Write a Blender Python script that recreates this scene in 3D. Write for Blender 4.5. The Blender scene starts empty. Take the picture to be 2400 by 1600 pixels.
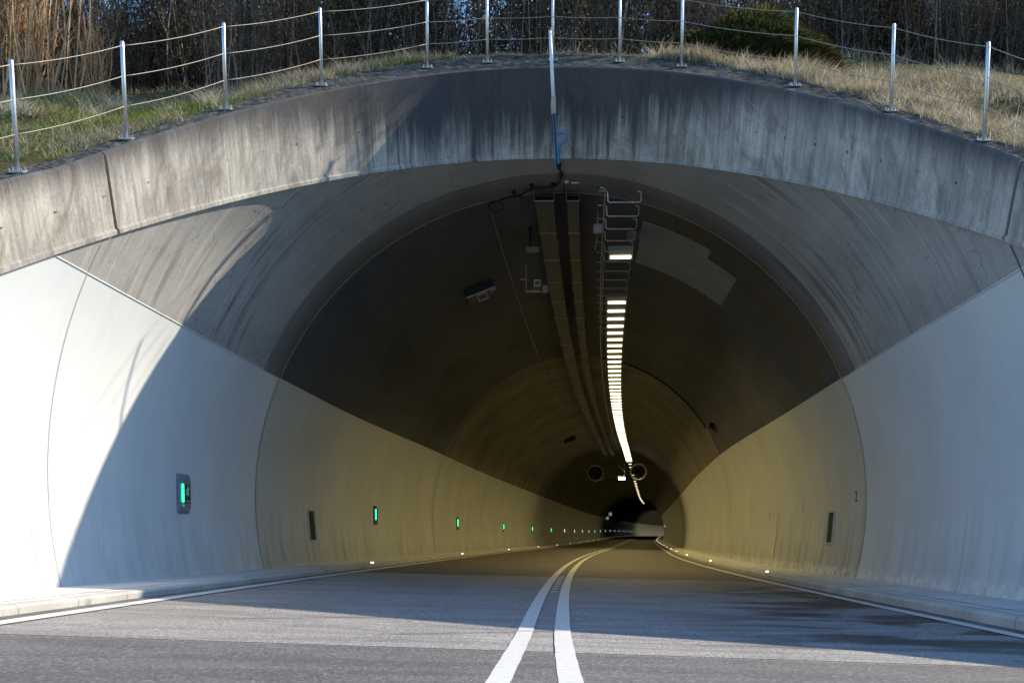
import bpy, math, random
import numpy as np
from mathutils import Vector, Matrix, Euler
random.seed(7); rng = np.random.default_rng(7)
S = bpy.context.scene; COL = S.collection
R_ = math.radians
# ------------------------------------------------------------------ camera, sky, sun, exposure
CZ = 0.6255; FPX = 2600.0; HY = 1267.0
cam = bpy.data.cameras.new('camera'); co = bpy.data.objects.new('camera', cam); COL.objects.link(co)
cam.sensor_width = 36; cam.lens = FPX/2400*36; cam.shift_y = (HY-800)/2400
cam.clip_start = .05; cam.clip_end = 3000
co.location = (0, 0, CZ); co.rotation_euler = (R_(90), 0, 0); S.camera = co
SUN = Vector((math.cos(R_(24))*math.cos(R_(36.5)), math.sin(R_(24))*math.cos(R_(36.5)), math.sin(R_(36.5))))
w = bpy.data.worlds.new('World'); S.world = w; w.use_nodes = True
nt = w.node_tree; bg = nt.nodes['Background']; sk = nt.nodes.new('ShaderNodeTexSky')
sk.sky_type = 'NISHITA'; sk.sun_disc = False; sk.sun_elevation = math.asin(SUN.z); sk.sun_rotation = math.atan2(SUN.x, SUN.y)
sk.dust_density = .4; sk.ozone_density = 2.5; sk.air_density = 1.0
tn = nt.nodes.new('ShaderNodeMixRGB'); tn.blend_type = 'MULTIPLY'; tn.inputs[0].default_value = 1; tn.inputs[2].default_value = (.75, .99, 1.17, 1)
nt.links.new(sk.outputs[0], tn.inputs[1]); nt.links.new(tn.outputs[0], bg.inputs[0]); bg.inputs[1].default_value = .15
sl = bpy.data.lights.new('sun', 'SUN'); sl.energy = 4.3; sl.angle = R_(.6); sl.color = (1, .87, .67)
so = bpy.data.objects.new('sun', sl); COL.objects.link(so); so.rotation_euler = SUN.to_track_quat('Z', 'Y').to_euler()
S.view_settings.view_transform = 'Standard'; S.view_settings.look = 'None'; S.view_settings.gamma = 1
S.view_settings.exposure = .84
S.cycles.max_bounces = 8; S.cycles.diffuse_bounces = 5; S.cycles.sample_clamp_indirect = 6

# ------------------------------------------------------------------ alignment of road and tunnel
def XC(d):
    if d <= 60: return -.056+.02775*d+.00113*d*d-3.6e-6*d**3
    if d <= 130: return 4.90+.119*(d-60)
    u = d-130; return 13.23+.119*u+.0002*u*u
def ZR(d):
    if d < 0: return 0.0
    if d <= 200: return -.00045*d+3.2e-5*d*d
    return 1.19+.0065*(d-200)
CF = -.0247; R0 = 4.99; HC = 1.33
def RZ(d):
    t = min(max((d-21)/16, 0), 1); t = t*t*(3-2*t); return R0+.42*t
def TP(th, d, off=0.0):
    return Vector((XC(d)+(R0-off)*math.sin(th), d, ZR(d)+HC+(RZ(d)-off)*math.cos(th)))
SL = .485; AL = math.atan(SL); NV = Vector((0, -math.sin(AL), math.cos(AL)))
ZP0 = CZ-2.34
def d0(th):
    d = 12.0
    for _ in range(60): d = d*.5+.5*(TP(th, d).z-ZP0)/SL
    return d
def th_at_d(d, s):
    lo, hi = (0, s*R_(100))
    for _ in range(50):
        m_ = (lo+hi)/2
        if d0(m_) > d: lo = m_
        else: hi = m_
    return lo
def ray(px, py): return Vector(((px-1200)/FPX, 1, (HY-py)/FPX))
def on_vault(px, py, off=0.0, lo=8, hi=90):
    r = ray(px, py)
    def f(d):
        p = r*d; z = p.z+CZ
        return ((p.x-XC(d))/(R0-off))**2+((z-ZR(d)-HC)/(RZ(d)-off))**2-1
    for _ in range(60):
        m = (lo+hi)/2
        if f(m) > 0: hi = m
        else: lo = m
    p = r*lo; return Vector((p.x, p.y, p.z+CZ))
def pix(px, py, d):
    p = ray(px, py)*d; return Vector((p.x, p.y, p.z+CZ))

# ------------------------------------------------------------------ helpers
def link(name, me, mat, parent=None):
    o = bpy.data.objects.new(name, me); COL.objects.link(o)
    if mat is not None:
        for m in (mat if isinstance(mat, (list, tuple)) else [mat]): me.materials.append(m)
    if parent is not None: o.parent = parent
    return o
def tag(o, label=None, cat=None, group=None, kind=None):
    if label: o['label'] = label
    if cat: o['category'] = cat
    if group: o['group'] = group
    if kind: o['kind'] = kind
    return o
def empty(name, loc=(0, 0, 0), label=None, cat=None, group=None, M=None):
    o = bpy.data.objects.new(name, None); COL.objects.link(o); o.empty_display_size = .1
    if M is not None: o.matrix_world = M
    else: o.location = loc
    return tag(o, label, cat, group)
class MB:
    def __init__(s): s.v = []; s.f = []; s.uv = None
    def quad(s, a, b, c, d):
        n = len(s.v); s.v += [tuple(a), tuple(b), tuple(c), tuple(d)]; s.f.append((n, n+1, n+2, n+3)); return s
    def poly(s, pts):
        n = len(s.v); s.v += [tuple(p) for p in pts]; s.f.append(tuple(range(n, n+len(pts)))); return s
    def box(s, c, size, M=None, bev=0):
        hx, hy, hz = [q/2 for q in size]; n = len(s.v)
        if bev:
            b = min(bev, hx*.9, hy*.9, hz*.9); pts = []
            for k, (z, q) in enumerate(((-hz, b), (-hz+b, 0), (hz-b, 0), (hz, b))):
                for (x, y) in ((-1, -1), (1, -1), (1, 1), (-1, 1)):
                    if q: pts.append((x*(hx-b), y*(hy-b), z))
                    else: pts += [(x*(hx-b), y*hy, z), (x*hx, y*(hy-b), z)] if x*y > 0 else [(x*hx, y*(hy-b), z), (x*(hx-b), y*hy, z)]
            # rings: 4, 8, 8, 4
            V = [Vector(p) for p in pts]
            F = [(3, 2, 1, 0), (20, 21, 22, 23)]
            r1 = list(range(4, 12)); r2 = list(range(12, 20))
            for i in range(8):
                j = (i+1) % 8; F.append((r1[i], r1[j], r2[j], r2[i]))
            for i in range(4):
                j = (i+1) % 4
                F.append((i, r1[(2*i+1) % 8], r1[2*i])); F.append((20+i, r2[2*i], r2[(2*i+1) % 8]))
                F.append((i, j, r1[(2*j) % 8], r1[(2*i+1) % 8])); F.append((20+i, r2[(2*i+1) % 8], r2[(2*j) % 8], 20+j))
        else:
            V = [Vector((x*hx, y*hy, z*hz)) for z in (-1, 1) for (x, y) in ((-1, -1), (1, -1), (1, 1), (-1, 1))]
            F = [(3, 2, 1, 0), (4, 5, 6, 7), (0, 1, 5, 4), (1, 2, 6, 5), (2, 3, 7, 6), (3, 0, 4, 7)]
        c = Vector(c)
        for p in V:
            q = p+c if M is None else M @ (p+c)
            s.v.append(tuple(q))
        s.f += [tuple(n+i for i in f) for f in F]; return s
    def tube(s, pts, r, k=8, cap=True):
        pts = [Vector(p) for p in pts]; rs = r if isinstance(r, (list, tuple)) else [r]*len(pts); n0 = len(s.v); up = None
        for i, p in enumerate(pts):
            t = (pts[min(i+1, len(pts)-1)]-pts[max(i-1, 0)]).normalized()
            if up is None: up = t.orthogonal().normalized()
            a = (up-t*up.dot(t)).normalized(); up = a; b = t.cross(a)
            for j in range(k):
                an = 2*math.pi*j/k; s.v.append(tuple(p+(a*math.cos(an)+b*math.sin(an))*rs[i]))
        for i in range(len(pts)-1):
            for j in range(k):
                q = (j+1) % k; s.f.append((n0+i*k+j, n0+i*k+q, n0+(i+1)*k+q, n0+(i+1)*k+j))
        if cap:
            s.f.append(tuple(n0+j for j in reversed(range(k)))); m = n0+(len(pts)-1)*k; s.f.append(tuple(m+j for j in range(k)))
        return s
    def build(s, name, mat, parent=None, smooth=False):
        me = bpy.data.meshes.new(name); me.from_pydata(s.v, [], s.f)
        if s.uv is not None:
            l = me.uv_layers.new(name='UVMap'); idx = np.empty(len(me.loops), dtype=np.int32); me.loops.foreach_get('vertex_index', idx)
            l.data.foreach_set('uv', np.array(s.uv, dtype=np.float32)[idx].ravel())
        if smooth: me.shade_smooth() if hasattr(me, 'shade_smooth') else me.polygons.foreach_set('use_smooth', [True]*len(me.polygons))
        me.update(); return link(name, me, mat, parent)
def grid(rows, uvs=None):
    """rows of equal-length point lists -> MB"""
    m = MB(); n = len(rows[0]); 
    for r in rows: m.v += [tuple(p) for p in r]
    for i in range(len(rows)-1):
        for j in range(n-1): m.f.append((i*n+j, i*n+j+1, (i+1)*n+j+1, (i+1)*n+j))
    if uvs is not None: m.uv = [u for r in uvs for u in r]
    return m

# ------------------------------------------------------------------ materials
class NT:
    def __init__(s, name, rough=.8, spec=.3, metal=0.):
        s.m = bpy.data.materials.new(name); s.m.use_nodes = True; s.t = s.m.node_tree
        s.b = s.t.nodes['Principled BSDF']; s.b.inputs['Roughness'].default_value = rough
        s.b.inputs['Specular IOR Level'].default_value = spec; s.b.inputs['Metallic'].default_value = metal
    def n(s, typ, **k):
        o = s.t.nodes.new('ShaderNode'+typ)
        for a, b in k.items(): setattr(o, a, b)
        return o
    def L(s, a, b): s.t.links.new(a, b)
    def coord(s, kind='Object', scale=(1, 1, 1)):
        c = s.n('TexCoord'); mp = s.n('Mapping'); mp.inputs['Scale'].default_value = scale
        s.L(c.outputs[kind], mp.inputs[0]); return mp.outputs[0]
    def noise(s, vec, sc=1., det=6., rough=.6, dist=0.):
        o = s.n('TexNoise'); s.L(vec, o.inputs['Vector']); o.inputs['Scale'].default_value = sc
        o.inputs['Detail'].default_value = det; o.inputs['Roughness'].default_value = rough; o.inputs['Distortion'].default_value = dist
        return o.outputs[0]
    def ramp(s, fac, *stops):
        o = s.n('ValToRGB'); e = o.color_ramp.elements
        for i, (p, c) in enumerate(stops):
            if i < 2: el = e[i]; el.position = p
            else: el = e.new(p)
            el.color = (*(c if isinstance(c, (tuple, list)) else (c, c, c)), 1)
        s.L(fac, o.inputs[0]); return o.outputs[0]
    def mix(s, fac, a, b, typ='MIX'):
        o = s.n('MixRGB', blend_type=typ)
        for i, v in ((0, fac), (1, a), (2, b)):
            if hasattr(v, 'is_linked') or hasattr(v, 'links'): s.L(v, o.inputs[i])
            elif isinstance(v, (int, float)): o.inputs[i].default_value = v if i == 0 else (v, v, v, 1)
            else: o.inputs[i].default_value = (*v, 1)
        return o.outputs[0]
    def math(s, op, a, b=0., c=None, clamp=False):
        o = s.n('Math', operation=op, use_clamp=clamp)
        for i, v in enumerate((a, b) if c is None else (a, b, c)):
            if isinstance(v, (int, float)): o.inputs[i].default_value = v
            else: s.L(v, o.inputs[i])
        return o.outputs[0]
    def mr(s, v, a, b, c=0., d=1.):
        o = s.n('MapRange', interpolation_type='SMOOTHSTEP'); s.L(v, o.inputs[0])
        for i, q in enumerate((a, b, c, d)): o.inputs[i+1].default_value = q
        return o.outputs[0]
    def col(s, c):
        if isinstance(c, (tuple, list)): s.b.inputs['Base Color'].default_value = (*c, 1)
        else: s.L(c, s.b.inputs['Base Color'])
        return s
    def bump(s, h, st=.3, dist=.01):
        o = s.n('Bump'); o.inputs['Strength'].default_value = st; o.inputs['Distance'].default_value = dist
        s.L(h, o.inputs['Height']); s.L(o.outputs[0], s.b.inputs['Normal']); return s
def flat(name, c, rough=.6, metal=0., spec=.4, var=.15):
    t = NT(name, rough, spec, metal); n = t.noise(t.coord(), 9, 4)
    t.col(t.mix(t.ramp(n, (.3, 0.), (.7, 1.)), tuple(q*(1-var) for q in c), tuple(min(q*(1+var), 1) for q in c))); return t.m
def glow(name, c, st):
    t = NT(name, .5); t.col(tuple(q*.5 for q in c)); t.b.inputs['Emission Color'].default_value = (*c, 1); t.b.inputs['Emission Strength'].default_value = st; return t.m

def mat_collar():
    t = NT('collar_concrete', .9, .2); uv = t.coord('UV'); sep = t.n('SeparateXYZ'); t.L(uv, sep.inputs[0]); u, v = sep.outputs[0], sep.outputs[1]
    ob = t.coord('Object')
    st = t.coord('UV', (6.5, .36, 1)); st2 = t.coord('UV', (27, .9, 1))
    n1 = t.noise(st, 1, 7, .75, .5); n2 = t.noise(st2, 1, 4, .6); n3 = t.noise(ob, 1.1, 5, .6); n4 = t.noise(ob, 28, 5, .7)
    base = t.mix(t.ramp(n3, (.35, 0.), (.68, 1.)), (.34, .315, .275), (.55, .51, .44))
    base = t.mix(t.ramp(n2, (.42, 0.), (.66, .5)), base, (.15, .14, .13))
    base = t.mix(t.ramp(n4, (.25, .45), (.5, 0.)), base, (.11, .105, .10))
    mo = t.noise(t.coord('Object', (1, 1, .45)), 2.6, 8, .72, 1.1)
    base = t.mix(t.ramp(mo, (.36, .7), (.53, 0.)), base, (.17, .148, .12))
    base = t.mix(t.ramp(mo, (.60, 0.), (.68, .55)), base, (.56, .53, .47))
    # soot and algae running down from the top edge, heaviest round the crown
    mid = t.mr(t.math('ABSOLUTE', t.math('ADD', u, .9)), 1.2, 4.6, 1, 0)
    reach = t.math('ADD', t.math('MULTIPLY', mid, .66), .20)
    lim = t.math('SUBTRACT', 1.0, t.math('MULTIPLY', reach, t.math('ADD', t.math('MULTIPLY', n1, 1.9), -.08)))
    dk = t.mr(t.math('SUBTRACT', v, lim), -.3, .3, 0, .9)
    base = t.mix(dk, base, (.035, .035, .042))
    # loose vertical runs
    run = t.math('MULTIPLY', t.ramp(n1, (.50, 0.), (.64, .75)), t.math('ADD', .42, t.math('MULTIPLY', mid, .6)))
    base = t.mix(run, base, (.07, .07, .078))
    # formwork tie holes every 43 cm
    uu = t.math('SUBTRACT', t.math('FRACT', t.math('DIVIDE', u, .43)), .5)
    vv = t.n('UVMap'); 
    vh = t.math('SUBTRACT', v, .47)
    rr = t.math('SQRT', t.math('ADD', t.math('POWER', t.math('MULTIPLY', uu, .43), 2), t.math('POWER', t.math('MULTIPLY', vh, 1.1), 2)))
    base = t.mix(t.math('MULTIPLY', t.mr(rr, .012, .022, 1, 0), t.ramp(t.noise(ob, .7, 2), (.42, .15), (.55, .8))), base, (.03, .03, .03))
    t.col(base); t.bump(t.math('ADD', n4, t.math('MULTIPLY', n1, .7)), .45, .012); return t.m
def mat_moss_top():
    t = NT('mossy_top', .95, .1); ob = t.coord('Object')
    n = t.noise(ob, 9, 8, .75); n2 = t.noise(ob, 34, 5, .7)
    c = t.mix(t.ramp(n, (.42, 0.), (.62, 1.)), (.028, .03, .026), (.12, .118, .11))
    c = t.mix(t.ramp(n2, (.6, 0.), (.7, .8)), c, (.36, .37, .34)); t.col(c); t.bump(n2, .8, .03); return t.m
def mat_vault(name, a, b, streak=.5, cracks=0., brown=0., wet=0., spec=.2):
    t = NT(name, .85, spec); ob = t.coord('Object')
    st = t.coord('UV', (.35, 5.5, 1)); n1 = t.noise(st, 1, 5, .65, .5); n2 = t.noise(t.coord('UV', (.9, .22, 1)), 1, 6, .6, .4); n3 = t.noise(ob, 22, 5, .7)
    n5 = t.noise(t.coord('UV', (.5, 11, 1)), 1, 4, .6, .3)
    c = t.mix(t.ramp(n2, (.3, 0.), (.7, 1.)), a, b)
    dk = tuple(q*.4 for q in a)
    pm = t.ramp(t.noise(ob, .5, 3, .5), (.4, 0.), (.62, 1.))
    c = t.mix(t.math('MULTIPLY', t.math('MULTIPLY', t.ramp(n1, (.53, 0.), (.63, 1.)), pm), streak), c, dk)
    c = t.mix(t.math('MULTIPLY', t.ramp(n5, (.56, 0.), (.66, .8)), streak*.8), c, tuple(q*1.35 for q in b))
    c = t.mix(t.ramp(n3, (.28, .35), (.48, 0.)), c, dk)
    if brown: c = t.mix(t.math('MULTIPLY', t.ramp(t.noise(t.coord('UV', (.25, .6, 1)), 1, 5, .6, .6), (.45, 0.), (.62, 1.)), brown), c, (.10, .07, .03))
    if wet:
        sp = t.n('SeparateXYZ'); t.L(t.coord('UV'), sp.inputs[0]); wn = t.ramp(t.noise(t.coord('UV', (.3, 1.2, 1)), 1, 6, .6, .8), (.44, 0.), (.58, 1.))
        side = t.mr(sp.outputs[0], .8, 2.2, 0, 1)
        c = t.mix(t.math('MULTIPLY', t.math('MULTIPLY', t.mr(sp.outputs[1], 18.3, 21.5, 1, 0), wn), side), c, (.12, .09, .04))
    if cracks:
        vo = t.n('TexVoronoi', feature='DISTANCE_TO_EDGE'); dist = t.n('MixRGB', blend_type='ADD'); dist.inputs[0].default_value = .8
        nn = t.n('TexNoise'); nn.inputs['Scale'].default_value = 1.6; nn.inputs['Detail'].default_value = 6; t.L(t.coord('UV', (1, 1, 1)), nn.inputs[0])
        t.L(t.coord('UV', (1, 1, 1)), dist.inputs[1]); t.L(nn.outputs[1], dist.inputs[2]); t.L(dist.outputs[0], vo.inputs['Vector']); vo.inputs['Scale'].default_value = 1.7
        cm = t.ramp(t.noise(t.coord('UV', (.55, .8, 1)), 1, 4, .5), (.52, 0.), (.60, 1.))
        c = t.mix(t.math('MULTIPLY', t.math('MULTIPLY', t.mr(vo.outputs[0], .004, .022, 1, 0), cm), cracks), c, (.03, .03, .03))
    t.col(c); t.bump(t.math('ADD', n3, n1), .35, .008); return t.m
def mat_paint(name, a, b, dirt=(.3, .28, .22), amt=.25):
    t = NT(name, .55, .35); ob = t.coord('Object'); sep = t.n('SeparateXYZ'); t.L(ob, sep.inputs[0])
    st = t.noise(t.coord('UV', (.5, 3.2, 1)), 1, 5, .6, .7); n2 = t.noise(ob, .6, 6, .6); fn = t.noise(ob, 14, 5, .7)
    c = t.mix(t.ramp(n2, (.3, 0.), (.7, 1.)), a, b)
    low = t.mr(sep.outputs[2], .1, 1.5, 1, .12)
    c = t.mix(t.math('MULTIPLY', t.math('MULTIPLY', t.ramp(st, (.48, 0.), (.7, 1.)), low), amt*1.6), c, dirt)
    c = t.mix(t.math('MULTIPLY', t.ramp(fn, (.55, 0.), (.75, 1.)), amt*.35), c, dirt)
    spl = t.math('MULTIPLY', t.mr(sep.outputs[2], .15, .75, 1, 0), t.ramp(t.noise(ob, 3.3, 7, .7), (.35, .25), (.65, 1.)))
    c = t.mix(t.math('MULTIPLY', spl, amt*.9), c, dirt)
    # salt crust just above the walkway
    cr = t.math('MULTIPLY', t.mr(sep.outputs[2], .1, .24, 1, 0), t.ramp(t.noise(ob, 5, 6, .7), (.45, 0.), (.55, 1.)))
    c = t.mix(t.math('MULTIPLY', cr, .6), c, (.8, .8, .76))
    t.col(c); t.bump(st, .12, .01); return t.m
def mat_asphalt(name, a, b, wet=0.):
    t = NT(name, .75, .4); ob = t.coord('Object'); fine = t.noise(t.coord('Object', (1, .35, 1)), 62, 4, .85); mid = t.noise(ob, 2.2, 6, .65); fl = t.n('TexVoronoi'); t.L(ob, fl.inputs[0]); fl.inputs['Scale'].default_value = 60
    tr = t.noise(t.coord('Object', (.5, .9, 1)), 1.3, 6, .6, .5); lane = t.noise(t.coord('Object', (1.1, .05, 1)), 1, 3, .5)
    c = t.mix(t.ramp(mid, (.3, 0.), (.7, 1.)), a, b)
    c = t.mix(t.ramp(lane, (.4, 0.), (.65, .35)), c, tuple(q*.55 for q in a))
    c = t.mix(t.ramp(fine, (.47, 0.), (.66, .75)), c, tuple(min(q*2.2, 1) for q in b))
    c = t.mix(t.ramp(fine, (.34, .6), (.46, 0.)), c, tuple(q*.35 for q in a))
    c = t.mix(t.ramp(t.noise(t.coord('Object', (.35, 2.2, 1)), 1.6, 6, .62, .6), (.42, .45), (.56, 0.)), c, tuple(q*.6 for q in a))  # cross streaks darken the colour like soft tree shadows
    vv = t.n('SeparateXYZ'); t.L(fl.outputs['Color'], vv.inputs[0]); c = t.mix(t.ramp(vv.outputs[0], (.9, 0.), (.97, .5)), c, (.3, .28, .26))
    if wet:
        sp = t.n('SeparateXYZ'); t.L(ob, sp.inputs[0])
        rt = t.mr(t.math('SUBTRACT', sp.outputs[0], t.math('MULTIPLY', sp.outputs[1], .06)), .3, 2.4, 0, 1)
        fr = t.math('MULTIPLY', t.mr(sp.outputs[1], 6.0, 7.6, 0, 1), t.mr(sp.outputs[1], 15, 22, 1, 0))
        wm = t.math('MULTIPLY', t.math('MULTIPLY', t.ramp(tr, (.46, 0.), (.54, 1.)), rt), fr)
        c = t.mix(t.math('MULTIPLY', wm, wet), c, (.012, .012, .014)); t.L(t.mr(wm, 0, 1, .75, .5), t.b.inputs['Roughness'])
    t.col(c); t.bump(fine, .6, .006); return t.m
def mat_marking():
    t = NT('road_paint', .55, .4); ob = t.coord('Object'); n = t.noise(ob, 40, 5, .75); n2 = t.noise(t.coord('Object', (3, 14, 1)), 2, 4, .6)
    c = t.mix(t.ramp(n, (.30, .8), (.44, 0.)), (.60, .60, .58), (.2, .2, .2)); c = t.mix(t.ramp(n2, (.5, 0.), (.68, .5)), c, (.38, .37, .35)); t.col(c); t.bump(n2, .4, .006); return t.m
def mat_concrete(name, a, b, joint=0):
    t = NT(name, .85, .25); ob = t.coord('Object'); n = t.noise(ob, 1.3, 7, .6); f = t.noise(ob, 45, 4, .7)
    c = t.mix(t.ramp(n, (.3, 0.), (.7, 1.)), a, b); c = t.mix(t.ramp(f, (.3, .5), (.5, 0.)), c, tuple(q*.5 for q in a))
    if joint:
        sp = t.n('SeparateXYZ'); t.L(ob, sp.inputs[0]); fr = t.math('FRACT', t.math('DIVIDE', sp.outputs[1], joint))
        c = t.mix(t.mr(fr, .006, .012, .85, 0), c, (.04, .04, .04))
    t.col(c); t.bump(f, .35, .006); return t.m
def mat_attr(name, rough=.8, spec=.2, trans=0.):
    t = NT(name, rough, spec); a = t.n('Attribute', attribute_name='tint'); n = t.noise(t.coord(), 3, 3)
    t.col(t.mix(t.ramp(n, (.3, .35), (.6, 0.)), a.outputs['Color'], (.03, .035, .012)))
    if trans:
        tr = t.n('BsdfTranslucent'); t.L(a.outputs['Color'], tr.inputs[0]); mx = t.n('MixShader'); mx.inputs[0].default_value = trans
        t.L(t.b.outputs[0], mx.inputs[1]); t.L(tr.outputs[0], mx.inputs[2]); t.L(mx.outputs[0], t.t.nodes['Material Output'].inputs[0])
    return t.m
def mat_soil():
    t = NT('turf_soil', .95, .1); ob = t.coord(); n = t.noise(ob, 1.4, 7, .65); n2 = t.noise(ob, 14, 6, .7)
    c = t.mix(t.ramp(n, (.4, 0.), (.6, 1.)), (.075, .085, .025), (.17, .125, .06)); c = t.mix(t.ramp(n2, (.35, .7), (.55, 0.)), c, (.03, .028, .014)); t.col(c); t.bump(n2, .8, .05); return t.m

M_collar = mat_collar(); M_moss = mat_moss_top()
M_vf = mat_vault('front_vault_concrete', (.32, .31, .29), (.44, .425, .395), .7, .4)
M_vi = mat_vault('dimmed_vault_concrete', (.075, .079, .090), (.122, .124, .130), .35, 0, .2, 1, .04)  # this and the deep vault darkened in colour, mostly for light falloff
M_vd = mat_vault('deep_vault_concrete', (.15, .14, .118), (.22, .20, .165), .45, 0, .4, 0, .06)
M_patch = mat_concrete('patch_concrete', (.21, .21, .215), (.30, .30, .30))
M_pf = mat_paint('portal_wall_paint', (.57, .60, .61), (.68, .70, .69), (.34, .36, .37), .34)
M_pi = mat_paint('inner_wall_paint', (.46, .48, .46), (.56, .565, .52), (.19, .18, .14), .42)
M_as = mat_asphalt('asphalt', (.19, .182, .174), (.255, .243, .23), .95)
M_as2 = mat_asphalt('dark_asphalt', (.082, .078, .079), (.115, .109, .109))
M_as3 = mat_asphalt('dimmed_asphalt', (.075, .07, .066), (.11, .103, .097))
M_line = mat_marking()
M_walk = mat_concrete('walkway_concrete', (.52, .52, .51), (.70, .70, .68), 5.0)
M_kerb = mat_concrete('kerb_concrete', (.38, .37, .345), (.54, .53, .49), 1.0)
M_gut = mat_concrete('shaded_gutter_concrete', (.10, .10, .10), (.2, .2, .19), 1.0)  # dark strip colour holds the shadow beside the kerb
M_dark = flat('joint_black', (.012, .012, .012), .9)
M_steel = flat('steel', (.60, .60, .60), .42, .85, .5, .1)
M_galv = flat('galvanised', (.42, .42, .42), .45, .8, .5, .2)
M_grey = flat('grey_enamel', (.16, .17, .18), .5)
M_cab = flat('cable_strand', (.34, .31, .25), .6, .2)
M_blk = flat('black_rubber', (.012, .012, .014), .6)
M_blue = flat('blue_enamel', (.07, .20, .38), .5)
M_white = flat('white_grp', (.72, .72, .70), .45)
M_tray = flat('tray_steel', (.10, .093, .085), .6, .2, .4, .25)
M_ring = flat('fan_rim_lit', (.9, .88, .8), .4, 0); M_ring2 = flat('fan_rim_shaded', (.32, .32, .33), .4, 0)  # same rims; lamplight and shade put into the two colours
M_fan = flat('fan_housing', (.05, .05, .05), .6, .3)
M_lamp = glow('lamp_lens', (1, .86, .50), 3.4)
M_lamp2 = glow('spot_lens', (1, .93, .78), 25)
M_green = glow('green_led', (.02, 1, .33), 2.4)
M_pale = glow('pale_led', (.55, .8, .7), 2.2)
M_led = glow('kerb_led', (1, .9, .62), 3.5)
M_pict = flat('pictogram_green', (.004, .03, .018), .4)
M_or = flat('orange_plastic', (.75, .30, .03), .5)
M_soil = mat_soil()
M_blade = mat_attr('grass_blade', .7, .2, .3); M_stem = mat_attr('bark', .85, .2); M_leaf = mat_attr('leaf', .6, .3, .35)

# ------------------------------------------------------------------ road, walkways, ground
DS = [-40, -20, -8, -3, 0]+[.5*i for i in range(1, 61)]+[30+2*i for i in range(1, 36)]+[100+6*i for i in range(1, 64)]
WR = 3.80; KW = .16
def strip(name, la, lb, za, zb, mat, parent=None, ds=DS, dz=0.0, nl=2):
    rows = []
    for d in ds:
        rows.append([Vector((XC(d)+la+(lb-la)*k/(nl-1), d, ZR(d)+za+(zb-za)*k/(nl-1)+dz)) for k in range(nl)])
    return grid(rows).build(name, mat, parent)
DJ = 6.06
road = strip('road', -WR-.02, WR+.02, -CF*WR*-1*-1 if False else -CF*WR, CF*WR, M_as, nl=9)
tag(road, 'grey tarmac road bending right into the tunnel', 'road', kind='structure')
tr_ = strip('dimmed_road', -3.66, 3.66, CF*-3.66, CF*3.66, M_as3, None, [19.2+.4*k for k in range(60)]+[45+3*i for i in range(30)]+[140+6*i for i in range(55)], .004, 5)  # overlay coloured darker to tone down lamplight on the road inside
tag(tr_, 'carriageway inside the tunnel, coloured darker to dim the lamplit tarmac', 'road', kind='structure')
# older, darker surface in front: its far edge runs slightly oblique across the carriageway
rows = []
for k in range(13):
    la = -WR-.3+(2*WR+.6)*k/12; dj = 6.50-.083*(la+3.75)
    rows.append([Vector((XC(d)+la, d, CF*la+.004)) for d in (-40, -15, 0, 3, 5, dj)])
fa = grid([list(r) for r in rows]).build('front_road', M_as2); tag(fa, 'darker older tarmac in front of the straight seam', 'road', kind='structure')
mk = MB()
j = grid([[Vector((XC(6)+la, 6.50-.083*(la+3.75)+o, CF*la+.0062)) for la in np.linspace(-WR, WR, 9)] for o in (0, .035)]).build('road_seam', M_dark, fa)
grid([[Vector((XC(6)+la, 7.05-.03*(la+3.75)+o, CF*la+.0052)) for la in np.linspace(.3, WR, 7)] for o in (0, .012)]).build('road_seam', M_dark, road)
def marking(name, off, wd, ds=DS, wob=.0018, dz=.008, par=None):
    rows = []
    for d in ds:
        o = off(d) if callable(off) else off; jit = wob*math.sin(d*9.1+o)
        rows.append([Vector((XC(d)+o+s*wd/2+jit, d, ZR(d)+CF*(o+s*wd/2)+dz)) for s in (-1, 1)])
    return grid(rows).build(name, M_line, par)
dm = [-30]+[.25*i for i in range(4, 120)]+[30+2*i for i in range(1, 36)]+[100+6*i for i in range(1, 60)]
widen = lambda d: .045*max(0, (7.5-d)/3)**1.3 if d < 7.5 else 0
marking('centre_line', lambda d: -.128-widen(d), .108, dm, par=road); marking('centre_line', lambda d: .128+widen(d)*.7, .112, dm, par=road)
marking('edge_line', -3.55, .16, dm, par=road); marking('edge_line', 3.55, .15, dm, par=road)
# drainage slots between the two centre lines
m = MB()
for i in range(9):
    d = 13.5+i*.75
    m.box((XC(d)-.005, d, ZR(d)+.010), (.07, .05, .012))
m.build('reflector_stud', M_galv, road)
# kerbs and walkways
for sgn, zt, nm in ((-1, .165, 'near the sunlit wall'), (1, .012, 'under the shaded wall')):
    zr = -CF*WR if sgn < 0 else CF*WR
    for k, (a, b, z1, z2, nme, mt) in enumerate(((3.66, 3.80, 0, 0, 'shaded_gutter', M_gut),)):
        strip(nme, sgn*a, sgn*b, CF*sgn*a+.005, CF*sgn*b+.005, mt, road)
    rows = []
    for d in DS:
        c = XC(d); z = ZR(d)
        pr = [(WR, zr-.05), (WR, zr+(zt-zr)*.75), (WR+.025, zt+.002), (WR+KW, zt+.004), (WR+KW+.004, zt-.02)]
        rows.append([Vector((c+sgn*a, d, z+b)) for a, b in pr])
    kb = grid(rows).build('kerb', M_kerb); tag(kb, 'pale concrete kerb '+nm, 'kerb', kind='structure')
    wk = strip('walkway', sgn*(WR+KW+.002), sgn*(WR+KW+(1.1)), zt, zt+.006, M_walk, nl=3); tag(wk, 'concrete walkway '+nm, 'walkway', kind='structure')
    ch = strip('service_cover', sgn*(WR+.30), sgn*(WR+.315), zt+.004, zt+.004, M_dark, wk)
gm = MB(); gm.quad((-1500, -600, -.95), (1500, -600, -.95), (1500, 2400, -.95), (-1500, 2400, -.95)); g = gm.build('ground', M_soil); tag(g, 'flat open ground around the hill', 'ground', kind='structure')

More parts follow.
